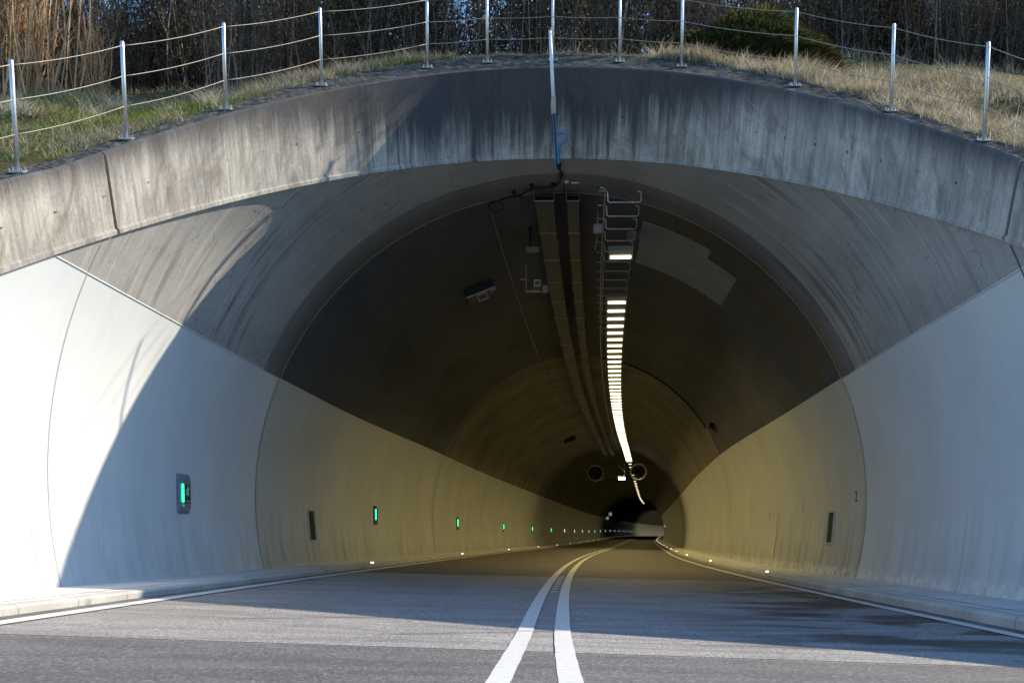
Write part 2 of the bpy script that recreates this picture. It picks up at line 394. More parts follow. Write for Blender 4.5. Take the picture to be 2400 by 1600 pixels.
# ------------------------------------------------------------------ tunnel shell
tun = empty('tunnel', (0, 0, 0), 'concrete road tunnel with slanted portal collar and pale painted lower walls', 'tunnel')
THP = math.acos((3.28-HC)/R0); THB = R_(106)
DA, DB = 18.1, 36.9
def shell(name, ta, tb, nth, da, db, nd, mat, dl=None, off=0.0):
    rows, uvs = [], []
    for i in range(nth+1):
        th = ta+(tb-ta)*i/nth; a = d0(th) if da is None else da
        dd = dl or [a+(db-a)*k/nd for k in range(nd+1)]
        rows.append([TP(th, d, off) for d in dd]); uvs.append([(th*R0, d) for d in dd])
    return grid(rows, uvs).build(name, mat, tun, True)
dl = [DB+1.6*i for i in range(0, 60)]; dl += [dl[-1]+6*i for i in range(1, 62)]
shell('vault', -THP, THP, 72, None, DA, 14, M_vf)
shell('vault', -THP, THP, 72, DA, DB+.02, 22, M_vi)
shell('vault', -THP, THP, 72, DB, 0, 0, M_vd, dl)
for s in (-1, 1):
    shell('painted_wall', s*THP, s*THB, 20, None, DA, 16, M_pf)
    shell('painted_wall', s*THP, s*THB, 20, DA, 0, 0, M_pi, [DA+1.1*i for i in range(18)]+[38+2*i for i in range(30)]+[98+6*i for i in range(60)])
    # thin ledge where the paint stops
    rows = []
    for d in [d0(s*THP)+.02]+[x*.9+11 for x in range(80)]:
        rows.append([TP(s*THP+s*e/R0, d, o) for e, o in ((-.006, .0), (-.006, .006), (.01, .006), (.01, .001))])
    grid(rows).build('paint_ledge', M_pf, tun, True)
# block joints
def ring(name, d, mat, wid=.03, ta=-THB, tb=THB, off=.006, n=90):
    return grid([[TP(ta+(tb-ta)*i/n, d+w_, off) for i in range(n+1)] for w_ in (0, wid)]).build(name, mat, tun, True)
M_seam = flat('pale_sealant', (.42, .42, .38), .7); M_seamd = flat('grey_sealant', (.11, .105, .10), .8)
ring('block_joint', 11.0, flat('faint_sealant', (.26, .26, .25), .8), .010, -THB, th_at_d(10.95, -1)-.004); ring('block_joint', 10.8, M_seamd, .03, th_at_d(10.8, 1)+.004, THB)
ring('block_joint', DA, M_seam, .035, off=.012); ring('block_joint', DB, M_seamd, .05, off=.035)
for d in (49, 61.5, 74, 86.5, 99, 111.5): ring('block_joint', d, M_seamd, .05)
# step arch: the front vault ends in a shallow reveal
rows = [[TP(-THP+2*THP*i/80, d, o) for i in range(81)] for d, o in ((17.2, .003), (17.22, .012), (18.05, .012), (18.06, .004))]
M_rev = mat_vault('reveal_concrete', (.15, .145, .14), (.22, .21, .20), .5)
grid(rows, [[(-THP+2*THP*i/80)*R0, d] for i in range(81)] and [[((-THP+2*THP*i/80)*R0, d) for i in range(81)] for d in (17.2, 17.25, 18.05, 18.06)]).build('reveal_band', M_rev, tun, True)
# lighter repair of the vault
def th_of(px, py):
    p = on_vault(px, py); return math.asin(max(-1, min(1, (p.x-XC(p.y))/R0))), p.y
ta, da_ = th_of(1507, 518); tb, _ = th_of(1667, 580); tc, _ = th_of(1724, 654); te, de = th_of(1690, 716)
print('PATCH', ta, tb, tc, da_, de, th_of(1500, 624), th_of(1656, 606))
dstep = th_of(1656, 606)[1]
def patch(t1, t2, d1, d2, name='repair_patch'):
    n = 24; r = [[TP(t1+(t2-t1)*i/n, d, o) for i in range(n+1)] for d, o in ((d1-.004, -.01), (d1, .016), (d2, .016), (d2+.004, -.01))]
    for a in r: a.insert(0, a[0]+Vector((0, 0, .02))); a.append(a[-1]+Vector((.02, 0, .0)))
    return r
m1 = grid(patch(ta, tb, da_, de)); m2 = grid(patch(tb, tc, dstep, de)); n = len(m1.v); m1.v += m2.v; m1.f += [tuple(n+i for i in f) for f in m2.f]
m1.build('repair_patch', M_patch, tun)

# ------------------------------------------------------------------ portal collar
def dlt(z, s=-1):
    v = max(.74, .78+(z-CZ-3.0)*.185)
    if s > 0 and z-CZ < 2.75: v = .74-.6*min(1, (2.75-(z-CZ))/1.1)
    return v
def tw(z): t = min(max((z-CZ-3.4)/2.2, 0), 1); return .28+.58*t*t
def edge(th):
    P = TP(th, d0(th)); e = 1e-3; T = (TP(th+e, d0(th+e))-TP(th-e, d0(th-e))).normalized()
    O = T.cross(NV).normalized()
    if O.dot(Vector((math.sin(th), 0, math.cos(th)))) < 0: O = -O
    Q = P+NV*dlt(P.z, 1 if th > 0 else -1); t = min(max((P.z-CZ-3.4)/2.2, 0), 1)
    O2 = (O+NV*(.13*t)).normalized()
    return P, Q, Q+O2*tw(P.z), O
TL, TR = th_at_d(11.17, -1), th_at_d(10.85, 1)
def collar(ta, tb, n, name='portal_collar'):
    cols = [[], [], [], [], [], [], []]; uv = [[] for _ in cols]
    L = 0; pp = None; tops = []
    for i in range(n+1):
        th = ta+(tb-ta)*i/n; P, Q, B, O = edge(th)
        if pp is not None: L += (P-pp).length
        pp = P; u = th*R0*1.15
        a = P+NV*.045-O*.0; lip = P-O*.05+NV*.012
        seq = [(P+O*.03, -.06), (lip, -.04), (P-O*.05+NV*.05, 0.), (P-O*.028+NV*.07, .03), (Q-O*.028-NV*.02, .985), (Q+O*.012, 1.0)]
        for k, (p, v) in enumerate(seq): cols[k].append(p); uv[k].append((u, v))
        tops.append((Q+O*.012, B, B-NV*.9))
    m_ = grid(cols[:6], uv[:6])
    c = m_.build(name, M_collar, tun, False); c.data.polygons.foreach_set('use_smooth', [False]*len(c.data.polygons))
    # ends of the block
    for i in (0, -1): e = MB(); e.poly([cols[k][i] for k in range(6)]+[tops[i][1], tops[i][2]]); e.build('block_end', M_collar, c)
    t_ = []
    for r in range(7):
        t_.append([a.lerp(b, r/6)+Vector((0, 0, .012*math.sin(i*1.7+r*2.1) if 0 < r < 6 else 0)) for i, (a, b, _) in enumerate(tops)])
    t_.append([q[2] for q in tops]); grid(t_).build('collar_top', M_moss, c)
    return c
g_ = .0022
collar(-THB, TL-g_, 60); collar(TL+g_, TR-g_, 120); collar(TR+g_, THB, 60)
for T_ in (TL, TR):
    m = MB(); rr = []
    for th in (T_-.004, T_+.004):
        P, Q, B, O = edge(th); rr.append([P+O*.02, P-O*.005+NV*.06, Q-O*.0-NV*.02, B-NV*.03])
    grid(rr).build('collar_joint', M_dark, tun)

# ------------------------------------------------------------------ hill
def z18(x):
    return CZ+7.2+.42*math.exp(-((x-1)/5)**2)+.38/(1+math.exp(-(x-3)))
def bump_(x, y): return .09*math.sin(x*1.3+y*.7)+.06*math.sin(x*2.9-y*1.9+1)+.05*math.sin(x*.6+y*3.1)
def HH(x, d):
    if d >= 18: return z18(x)+.10*(d-18)+bump_(x, d)*.6
    s = .50+.10*min(max((x-3)/3, 0), 1)
    return max(z18(x)-s*(18-d)+bump_(x, d)*min(1, (18-d)/2+.6), -.7)
NT_ = 150; rows = []
for i in range(NT_+1):
    q = i/NT_; th = -THB+2*THB*q; P, Q, B, O = edge(th)
    st = B-NV*.03; 
    # end on the boundary
    ang = th/THB
    if abs(ang) > .55: E = Vector((math.copysign(46, ang), 18-22*(abs(ang)-.55)/.45, 0))
    else: E = Vector((46*ang/.55, 18, 0))
    r = []
    for k in range(41):
        f = (k/40)**1.7; x = st.x+(E.x-st.x)*f; y = st.y+(E.y-st.y)*f
        wgt = min(1, math.hypot(x-st.x, y-st.y)/1.6); wgt = wgt*wgt*(3-2*wgt)
        pl = st.z+SL*(y-st.y)
        r.append(Vector((x, y, pl*(1-wgt)+HH(x, y)*wgt)))
    rows.append(r)
m = grid(rows); HROWS = rows
m2 = grid([[Vector((x, y, HH(x, y) if y > 18 else HH(x, 18))) for y in [18]+[18+1.1*k for k in range(1, 40)]+[80, 140]] for x in np.linspace(-46, 46, 110)])
n = len(m.v); m.v += m2.v; m.f += [tuple(n+i for i in f) for f in m2.f]
hill = m.build('hill', M_soil, None, True); tag(hill, 'grassy hill sloping up over the tunnel portal', 'hill', kind='structure')

# ------------------------------------------------------------------ grass: numpy blades with per-blade tint
def blades(name, base, h, lean, wd, tint, mat):
    n = len(base); ang = rng.uniform(0, 2*np.pi, n); side = np.stack([np.cos(ang), np.sin(ang), np.zeros(n)], 1)*wd[:, None]
    la = rng.uniform(0, 2*np.pi, n); le = np.stack([np.cos(la), np.sin(la), np.zeros(n)], 1)*(lean*h)[:, None]
    up = np.zeros((n, 3)); up[:, 2] = h
    V = np.stack([base-side, base+side, base+up*.55+le*.35+side*.8, base+up*.55+le*.35-side*.8, base+up+le], 1).reshape(-1, 3)
    i = np.arange(n)*5; me = bpy.data.meshes.new(name)
    loops = np.stack([i, i+1, i+2, i+3, i+3, i+2, i+4], 1).ravel()
    me.vertices.add(len(V)); me.vertices.foreach_set('co', V.astype(np.float32).ravel())
    me.loops.add(len(loops)); me.loops.foreach_set('vertex_index', loops.astype(np.int32))
    me.polygons.add(2*n); ls = np.stack([np.arange(n)*7, np.arange(n)*7+4], 1).ravel(); me.polygons.foreach_set('loop_start', ls.astype(np.int32))
    me.update(calc_edges=True)
    a = me.attributes.new('tint', 'FLOAT_COLOR', 'POINT'); c = np.ones((n, 5, 4), dtype=np.float32); c[:, :, :3] = tint[:, None, :]; a.data.foreach_set('color', c.ravel())
    return link(name, me, mat)
pts = []; per = []
def hillpt(i, f, k0):
    a = HROWS[int(i)]; b = HROWS[min(int(i)+1, NT_)]; k = int(k0); fr = k0-k; u = i-int(i)
    p = a[k].lerp(a[min(k+1, 40)], fr); q = b[k].lerp(b[min(k+1, 40)], fr); return p.lerp(q, u)
cand = []
for _ in range(230000):
    i = random.uniform(30, 120); k = random.uniform(0, 1)**.8*22; p = hillpt(i, 0, k)
    if p.y > 5: cand.append(p)
for _ in range(14000):
    cand.append(hillpt(random.uniform(30, 120), 0, random.uniform(0, 1)**1.5*5))
for _ in range(26000):
    x = random.uniform(-13, 13); y = 18+random.random()**1.6*3; cand.append(Vector((x, y, HH(x, y))))
A = np.array([tuple(p) for p in cand]); vis = []
pxs = 1200+FPX*A[:, 0]/A[:, 1]; A = A[(pxs > -120) & (pxs < 2520)]
def vnoise(x, y, s, seed):
    return (np.sin(x*s+seed)+np.sin(y*s*1.3+seed*2.1)+np.sin((x+y)*s*.8+seed*.7)+np.sin((x-y)*s*1.7+seed*1.3))/4
cl = vnoise(A[:, 0], A[:, 1], 1.6, 3)+.5*vnoise(A[:, 0], A[:, 1], 5.1, 1)
keep = rng.random(len(A)) < np.clip(.62+.9*vnoise(A[:, 0], A[:, 1], 3.7, 5)+.4*vnoise(A[:, 0], A[:, 1], 9, 2), .1, 1); A = A[keep]; cl = cl[keep]; n = len(A)
left = 1/(1+np.exp((A[:, 0]+1.0)*1.2)); far = np.clip((A[:, 1]-14.5)/3.5, 0, 1)
green = np.clip(.5*left+.55*cl*left-.55*far*left-.02+.12*rng.normal(size=n), 0, 1)
straw = np.array([.50, .45, .33]); str2 = np.array([.31, .25, .16]); gr = np.array([.13, .22, .035]); gr2 = np.array([.26, .27, .06])
mixs = rng.random(n)[:, None]; dry = straw*mixs+str2*(1-mixs); grn = gr*mixs+gr2*(1-mixs)
isg = (rng.random(n) < green*1.6)[:, None]; tint = np.where(isg, grn, dry)*rng.uniform(.6, 1.25, n)[:, None]
nearb = (A[:, 0] > -2.5) & (A[:, 0] < 5.2) & (A[:, 1] > 16.4)
h = rng.uniform(.04, .12, n)*np.where(nearb, .4, 1)*(1+.9*np.clip(vnoise(A[:, 0], A[:, 1], 4.3, 9), 0, 1))*(1+.5*far)*np.where(isg[:, 0], .8, 1.1)
lean = rng.uniform(.2, 1.5, n)
gr_o = blades('grass', A-np.array([0, 0, .01]), h, lean, rng.uniform(.003, .007, n), tint, M_blade)
tb, th_, tl, tt = [], [], [], []
for _ in range(620):
    if random.random() < .6: c = A[random.randrange(len(A))]
    else:
        c = A[random.randrange(len(A))]
        while c[0] < 1.5: c = A[random.randrange(len(A))]
    if -2.5 < c[0] < 5.2 and c[1] > 16.3 and random.random() < .93: continue
    if c[0] < -1 and random.random() < .45: continue
    hh = random.uniform(.10, .24); cc = np.array(random.choice([(.56, .48, .34), (.48, .40, .26), (.36, .27, .16), (.58, .52, .39)]))
    for _k in range(55):
        r_ = random.gauss(0, .07); tb.append((c[0]+r_, c[1]+random.gauss(0, .07), c[2]-.02)); th_.append(hh*random.uniform(.5, 1.1)); tl.append(random.uniform(.3, 1.9)); tt.append(cc*random.uniform(.6, 1.2))
tus = blades('dry_tussock', np.array(tb), np.array(th_), np.array(tl), np.full(len(tb), .005), np.array(tt), M_blade)
tag(tus, 'pale dry grass tussocks scattered over the hill', 'grass', kind='stuff')
tag(gr_o, 'green and straw coloured winter grass on the hill above the portal', 'grass', kind='stuff')

# ------------------------------------------------------------------ shrubs
def shrub_mesh(name, ns, H, spread, leafn, stemc, leafc, twig=7, lsz=.03):
    V, F, T = [], [], []
    def tube(pts, rs, col):
        n0 = len(V); k = 3
        for i, p in enumerate(pts):
            for j_ in range(k):
                an = 2.094*j_+i*.2; V.append((p[0]+rs[i]*math.cos(an), p[1]+rs[i]*math.sin(an), p[2])); T.append(col)
        for i in range(len(pts)-1):
            for j_ in range(k):
                q = (j_+1) % k; F.append((n0+i*k+j_, n0+i*k+q, n0+(i+1)*k+q, n0+(i+1)*k+j_))
    tips = []
    for _ in range(ns):
        a = random.uniform(0, 6.283); r0 = random.uniform(0, .75)**1; x, y = r0*math.cos(a), r0*math.sin(a)
        hh = H*random.uniform(.55, 1.05); ox = random.gauss(0, spread)*hh; oy = random.gauss(0, spread)*hh; c = random.uniform(.65, 1.3); col = tuple(q*c for q in random.choice(stemc))
        b1, b2 = random.gauss(0, .05)*hh, random.gauss(0, .05)*hh; pts = []
        for i in range(7):
            f = i/6; pts.append((x+ox*f**1.4+b1*math.sin(f*3.1), y+oy*f**1.4+b2*math.sin(f*4), hh*f-.1))
        rr = random.uniform(.008, .019); tube(pts, [rr*(1-.8*i/6) for i in range(7)], col)
        for _t in range(twig):
            i = random.randint(1, 5); p = pts[i]; an = random.uniform(0, 6.283); ln = random.uniform(.25, .9)*(1-.08*i); el = random.uniform(.5, 1.3)
            dx, dy, dz = math.cos(an)*math.cos(el)*ln, math.sin(an)*math.cos(el)*ln, math.sin(el)*ln
            q = [(p[0]+dx*f, p[1]+dy*f, p[2]+dz*f+random.gauss(0, .015)) for f in (0, .35, .7, 1)]
            tube(q, [rr*.45, rr*.35, rr*.25, rr*.1], col); tips += q[1:]
    ne = len(F)
    for _ in range(leafn):
        p = random.choice(tips); p = [p[i]+random.gauss(0, .09) for i in range(3)]; s = lsz*random.uniform(.5, 1.3); u = Vector((random.gauss(0, 1), random.gauss(0, 1), random.gauss(0, 1))).normalized(); v = u.orthogonal().normalized()
        n0 = len(V); c = random.uniform(.6, 1.4); col = tuple(q*c for q in random.choice(leafc)); P = Vector(p)
        for q in (P-u*s, P+v*s*.5, P+u*s, P-v*s*.5): V.append(tuple(q)); T.append(col)
        F.append((n0, n0+1, n0+2, n0+3))
    me = bpy.data.meshes.new(name); me.from_pydata(V, [], F); a = me.attributes.new('tint', 'FLOAT_COLOR', 'POINT')
    a.data.foreach_set('color', np.array([(*c, 1) for c in T], dtype=np.float32).ravel())
    me.materials.append(M_stem); me.materials.append(M_leaf); mi = np.zeros(len(F), dtype=np.int32); mi[ne:] = 1; me.polygons.foreach_set('material_index', mi); me.update(); return me
tan = [(.55, .33, .17), (.30, .17, .09), (.62, .42, .23)]; drk = [(.15, .11, .085), (.23, .17, .13), (.10, .07, .06)]  # tan for sunlit shrubs, dark for the backlit thicket: light put in colour
ltan = [(.36, .25, .09), (.20, .17, .05), (.42, .24, .10)]; ldrk = [(.06, .065, .03), (.10, .085, .045), (.05, .05, .035), (.15, .09, .06)]
PT = [shrub_mesh('tan_shrub', 75, 3.4, .10, 350, tan, ltan) for _ in range(3)]
PD = [shrub_mesh('dark_shrub', 55, 3.6, .13, 5000, drk, ldrk, 9, .036) for _ in range(4)]
PE = [shrub_mesh('leafy_shrub', 40, 4.4, .12, 7500, drk, ldrk, 10, .045) for _ in range(3)]
def shrub(me, x, y, sc, name, label, group):
    o = bpy.data.objects.new(name, me); COL.objects.link(o); o.location = (x, y, HH(x, y)-.05); o.rotation_euler = (0, 0, random.uniform(0, 6.28)); o.scale = (sc, sc, sc*random.uniform(.9, 1.1))
    tag(o, label, 'shrub', group)
x = -9.6
while x < -6.0:
    shrub(random.choice(PT), x, 17.2+random.uniform(-.3, .5)+(.0 if x > -7 else -.6), random.uniform(.85, 1.05) if not -7.2 < x < -6.3 else .45, 'bare_shrub', 'tan bare-stemmed shrub in sunlight behind the left end of the fence', 'sunlit tan shrubs on the hilltop'); x += .75
x = -9.8
while x < 10.5:
    for k, (yy, sp) in enumerate(((19.6, .9), (21.2, .9))):
        if x < 2.6 or x > 5.4 or k: shrub(random.choice(PD), x+random.uniform(-.3, .3), yy-(1.5 if k == 0 and -5 < x < 2.6 else 0)+random.uniform(-.4, .4), random.uniform(.8, 1.1), 'twiggy_shrub', 'dark twiggy shrub in the thicket on top of the hill', 'dark twiggy shrubs on the hilltop')
    x += .88
x = -13
while x < 13:
    for _q in range(2 if x < -2.5 or x > 5 else (0 if -.3 < x < 1.2 else 1)): shrub(random.choice(PE), x+random.uniform(-.3, .3), 24+random.uniform(-.8, 1.2), random.uniform(.85, 1.15), 'leafy_shrub', 'tall dark leafy shrub at the back of the hilltop thicket', 'leafy shrubs behind the thicket')
    x += 1.25

x = -13.5
while x < 13:
    if x < -3 or x > 6: shrub(random.choice(PE), x, 27.5+random.uniform(-.6, .6), 1.25, 'leafy_shrub', 'tall dark leafy shrub at the back of the hilltop thicket', 'leafy shrubs behind the thicket')
    x += 1.1

# low spreading conifer
def conifer():
    V, F, T = [], [], []
    for _ in range(26000):
        a = random.uniform(0, 6.283); r = math.sqrt(random.random()); x = 1.42*r*math.cos(a); y = .8*r*math.sin(a)
        top = .9*(1-.75*r**2.6)*(1+.10*math.sin(4*x+1)+.08*math.sin(9*x+5*y)); z = top*(1-.85*random.random()**1.4)
        layer = math.sin(z*26+x*3+math.sin(x*5)*1.5); 
        if layer < -.1 and random.random() < .8: continue
        dr = Vector((x, y*1.3, .12+.25*random.random())); dr = (dr.normalized()+Vector([random.gauss(0, .35) for _ in range(3)])*.8).normalized(); l = random.uniform(.06, .15); s = dr.cross(Vector((0, 0, 1))).normalized()*random.uniform(.008, .018)
        n0 = len(V); P = Vector((x, y, z)); V.extend([tuple(P-s), tuple(P+s), tuple(P+dr*l+Vector((0, 0, -.01)))]); c = random.uniform(.5, 1.4); ye = random.random() < .25 and z > .5*top
        col = (.20*c, .165*c, .035*c) if ye else (.055*c, .07*c, .028*c); T.extend([col]*3); F.append((n0, n0+1, n0+2))
    me = bpy.data.meshes.new('foliage'); me.from_pydata(V, [], F); a = me.attributes.new('tint', 'FLOAT_COLOR', 'POINT'); a.data.foreach_set('color', np.array([(*c, 1) for c in T], dtype=np.float32).ravel()); return me
bx, by = 3.75, 17.5
e = empty('conifer_bush', (bx, by, HH(bx, by)-.08), 'low spreading dark green conifer bush behind the fence', 'bush')
link('foliage', conifer(), M_leaf, e)
m = MB()
for i in range(16):
    a = i*.393+.1; m.tube([(0, 0, 0), (.3*math.cos(a), .22*math.sin(a), .35), (.85*math.cos(a), .5*math.sin(a), .5+.2*random.random()), (1.2*math.cos(a), .72*math.sin(a), .35)], [.03, .022, .014, .005], 5)
b_ = m.build('branch', flat('conifer_bark', (.10, .07, .05), .9), e)
# orange marker on a cane
p = pix(1775, 41, 18.0); mk_ = empty('round_marker', (p.x, p.y, 0), 'small round orange marker sticking up out of the conifer bush', 'marker')
m = MB(); ring_ = [(p.x-p.x+.07*math.cos(a), .01, p.z+.07*math.sin(a)) for a in np.linspace(0, 6.283, 25)]; m.tube(ring_, .018, 6, False); m.build('disc_rim', M_or, mk_)
m = MB(); m.tube([(0, .0, p.z), (0, .03, p.z)], .055, 16); m.build('disc_face', flat('ochre', (.35, .2, .03), .5), mk_)
m = MB(); m.tube([(0, .02, p.z-.07), (.02, .05, HH(p.x, p.y)-.1)], .008, 6); m.build('cane', M_or, mk_)

# ------------------------------------------------------------------ fence
fence = empty('fence', (0, 0, 0), 'wire cable fence with shiny round steel posts on the portal collar', 'fence')
def th_px(px):
    best = min((abs(1200+FPX*(lambda c: c.x/c.y)(edge(t)[1].lerp(edge(t)[2], .45))-px), t) for t in np.linspace(-1.75, 1.75, 1400)); return best[1]
posts = []
for px, lx in ((-225, -.05), (41, -.055), (297, -.04), (530, -.02), (755, -.02), (1001, -.01), (1143, -.01), (1297, -.01), (1453, 0), (1598, .0), (1863, .01), (2088, .018), (2307, .03), (2540, .03)):
    t = th_px(px); P, Q, B, O = edge(t); b = Q.lerp(B, .45); H = .97
    top = b+Vector((lx*.6+(-.0), -.06, H)); posts.append((b, top))
    m = MB(); m.tube([b, top, top+Vector((0, 0, .012))], [.021, .021, .015], 14); po = m.build('post', M_steel, fence, True)
    nz = NV; X_ = Vector((1, 0, 0)); T_ = (X_-nz*X_.dot(nz)).normalized(); Y_ = nz.cross(T_)
    Mx = Matrix((T_, Y_, nz)).transposed().to_4x4(); Mx.translation = b
    m = MB(); m.box((0, 0, .012), (.15, .12, .012), Mx, .003); m.build('base_plate', M_galv, po)
    for sx in (-1, 1):
        for sy in (-1, 1): m = MB(); m.tube([Mx @ Vector((sx*.055, sy*.042, .01)), Mx @ Vector((sx*.055, sy*.042, .045))], .009, 6); m.build('anchor_bolt', M_steel, po)
for hf in (.955, .645, .335):
    m = MB()
    for (b0, t0), (b1, t1) in zip(posts[:-1], posts[1:]):
        a = b0.lerp(t0, hf); c = b1.lerp(t1, hf); L = (c-a).length; sg = .013*L**1.2
        if L > 6: continue
        m.tube([a.lerp(c, i/10)+Vector((0, -.022, -sg*4*(i/10)*(1-i/10))) for i in range(11)], .0042, 6)
    m.build('cable', M_cab, fence, True)

# ------------------------------------------------------------------ antenna pole on the collar
P, Q, B, O = edge(th_px(1300)); 
dpt = 15.75
an = empty('antenna_mast', tuple(pix(1303, 385, dpt)), 'slim white antenna rod on a blue bracket fixed to the crown of the collar', 'antenna')
L0 = an.location
def lp(px, py, d=dpt): return pix(px, py, d)-L0
m = MB(); m.tube([lp(1297, 232), lp(1289, 72)], [.028, .022], 12); m.build('rod', M_white, an, True)
m = MB(); m.tube([lp(1289, 72), lp(1289, 66)], [.026, .026], 10); m.build('tip_cap', flat('dull_red', (.2, .03, .03)), an)
m = MB(); m.tube([lp(1297, 228), lp(1297, 250), lp(1297.5, 268)], [.034, .04, .036], 12); m.build('clamp', flat('tan_fitting', (.36, .30, .22)), an)
face = lambda py: 16.58-.437*((CZ+5.7-0) and 0)
m = MB(); a = lp(1298, 262, 15.95); b = lp(1306, 384, 16.2); m.tube([a, b], .034, 4); m.build('bracket', M_blue, an)
m = MB(); a = lp(1312, 312, 16.05); c = lp(1324, 340, 16.1)
for q0, q1 in ((lp(1304, 312, 16.05), lp(1327, 312, 16.05)), (lp(1327, 312, 16.05), lp(1325, 330, 16.1)), (lp(1325, 330, 16.1), lp(1312, 340, 16.12)), (lp(1312, 340, 16.12), lp(1309, 380, 16.2))): m.tube([q0, q1], .022, 6)
m.build('brace', M_blue, an)
m = MB(); m.tube([lp(1298, 262, 15.86), lp(1302, 320, 15.98), lp(1305, 388, 16.1)], .010, 6)
m.build('feed_cable', M_blk, an)
cb = empty('ceiling_cable', (0, 0, 0), 'black cable clipped along the vault edge and ending in a coil', 'cable')
def cv(x, y, off=.05): return on_vault(1000+x/3.92, 350+y/3.92, off)
path = [pix(1305, 386, 16.1)]+[cv(x, y) for x, y in ((1218, 150), (1226, 185), (1232, 215), (1234, 262), (1222, 300), (1190, 332), (1150, 345), (1075, 352), (1000, 362), (930, 378), (895, 400), (865, 428), (800, 436), (750, 446), (700, 458), (640, 482), (590, 503))]
m = MB(); m.tube(path, .017, 8); m.build('cable_run', M_blk, cb, True)
m = MB(); c = cv(635, 525, .12)
m.tube([c+Vector((.118*math.cos(a), .012*i/40, .085*math.sin(a))) for i, a in enumerate(np.linspace(0, 12.5, 41))], .014, 6); m.build('coil', M_blk, cb, True)
for x, y in ((965, 320), (800, 383), (1160, 312), (1237, 218), (1213, 140)):
    q = cv(x, y-8, .0); m = MB(); m.tube([q+Vector((0, 0, .01)), q+Vector((0, -.02, -.09))], [.042, .018], 8); m.build('clamp', M_blk, cb)
m = MB(); m.tube([cv(862, 440), cv(880, 500), cv(893, 570)], .012, 6); m.tube([cv(1255, 330, .03), cv(1262, 400, .03), cv(1268, 450, .03)], .008, 5); m.build('cable_branch', M_blk, cb)
m = MB(); m.tube([cv(1330, 308, .03), cv(1398, 308, .03)], .012, 6); m.tube([cv(1275, 300, .03), cv(1305, 296, .03)], [.03, .02], 8); m.build('conduit_stub', M_white, cb)

# ------------------------------------------------------------------ ceiling runs
def along(off, zh, d): return Vector((XC(d)+(off(d) if callable(off) else off), d, ZR(d)+zh))
def run_d(a, b, st=1.0):
    out = [a]
    while out[-1] < b: out.append(min(b, out[-1]+st*(1 if out[-1] < 45 else 2.2)))
    return out
def tray(off, wd, zh, a, b, label):
    e_ = empty('cable_tray', tuple(along(off, zh, a)), label, 'cable tray', 'cable trays under the crown'); L = e_.location
    rows = []
    for d in run_d(a, b):
        c = along(off, zh, d)-L; rows.append([c+Vector((s*wd/2, 0, z)) for s, z in ((-1, .075), (-1, 0), (1, 0), (1, .075), (1.0, .0751), (-1, .0751))])
    grid(rows).build('trough', M_tray, e_)
    m = MB()
    for d in run_d(a, b, .95)[::2]:
        c = along(off, zh, d)-L; m.box(c+Vector((0, 0, -.006)), (wd+.03, .035, .008))
    m.build('clip', M_galv, e_)
    for d in (a+.05, a+3, a+6.5, a+10, a+15):
        m = MB(); c = along(off, zh, d)-L; m.tube([c+Vector((-wd/2-.01, 0, 0)), c+Vector((-wd/2-.01, 0, .2))], .008, 5); m.tube([c+Vector((wd/2+.01, 0, 0)), c+Vector((wd/2+.01, 0, .2))], .008, 5); m.tube([c+Vector((-wd/2-.01, 0, .1)), c+Vector((wd/2+.01, 0, .1))], .008, 5); m.build('hanger', M_galv, e_)
tray(-.27, .30, 6.14, 18.0, 74, 'wide grey cable tray under the crown, beside the thin wire')
tray(.20, .19, 6.14, 18.0, 74, 'narrow grey cable tray between the wide tray and the lamp row')
m = MB(); m.tube([along(-1.17, 6.10, d) for d in run_d(18.4, 72)], .011, 6); o = m.build('thin_wire', M_grey, None, True); tag(o, 'thin wire strung along the vault beside the wide cable tray', 'wire')
m = MB()
for d in run_d(33, 60, 1.2): m.box(along(-1.17, 6.10, d)+Vector((0, 0, .03)), (.05, .05, .06))
m.build('wire_clip', M_blk, o)
LOFF = lambda d: 1.02+.0055*(d-20)
LZ = 5.575
# rack that carries the lamp row
rk = empty('lamp_rack', tuple(along(.74, 5.9, 16.9)), 'galvanised ladder rack of bent rungs hanging from the vault above the lamps', 'rack'); L = rk.location
m = MB(); m.tube([along(.70, 5.93, 16.75)-L]+[along(.70, 5.93, d)-L for d in run_d(17, 70)], .012, 6); m.tube([along(.70, 5.93, 16.75)-L, along(.62, 5.96, 16.75)-L], .012, 6)
m.build('side_rail', M_galv, rk, True)
for i in range(16):
    d = 16.9+.72*i; c = lambda o_, z_: along(o_, z_, d)-L
    m = MB(); m.tube([c(.70, 5.95), c(.74, 5.93), c(.745, 5.79), c(.77, 5.775), c(1.22, 5.775), c(1.25, 5.80), c(1.25, 5.93), c(1.19, 5.945)], .0125, 6)
    m.tube([c(.60, 5.95), c(.70, 5.94)], .010, 5); m.build('rung', M_galv, rk, True)
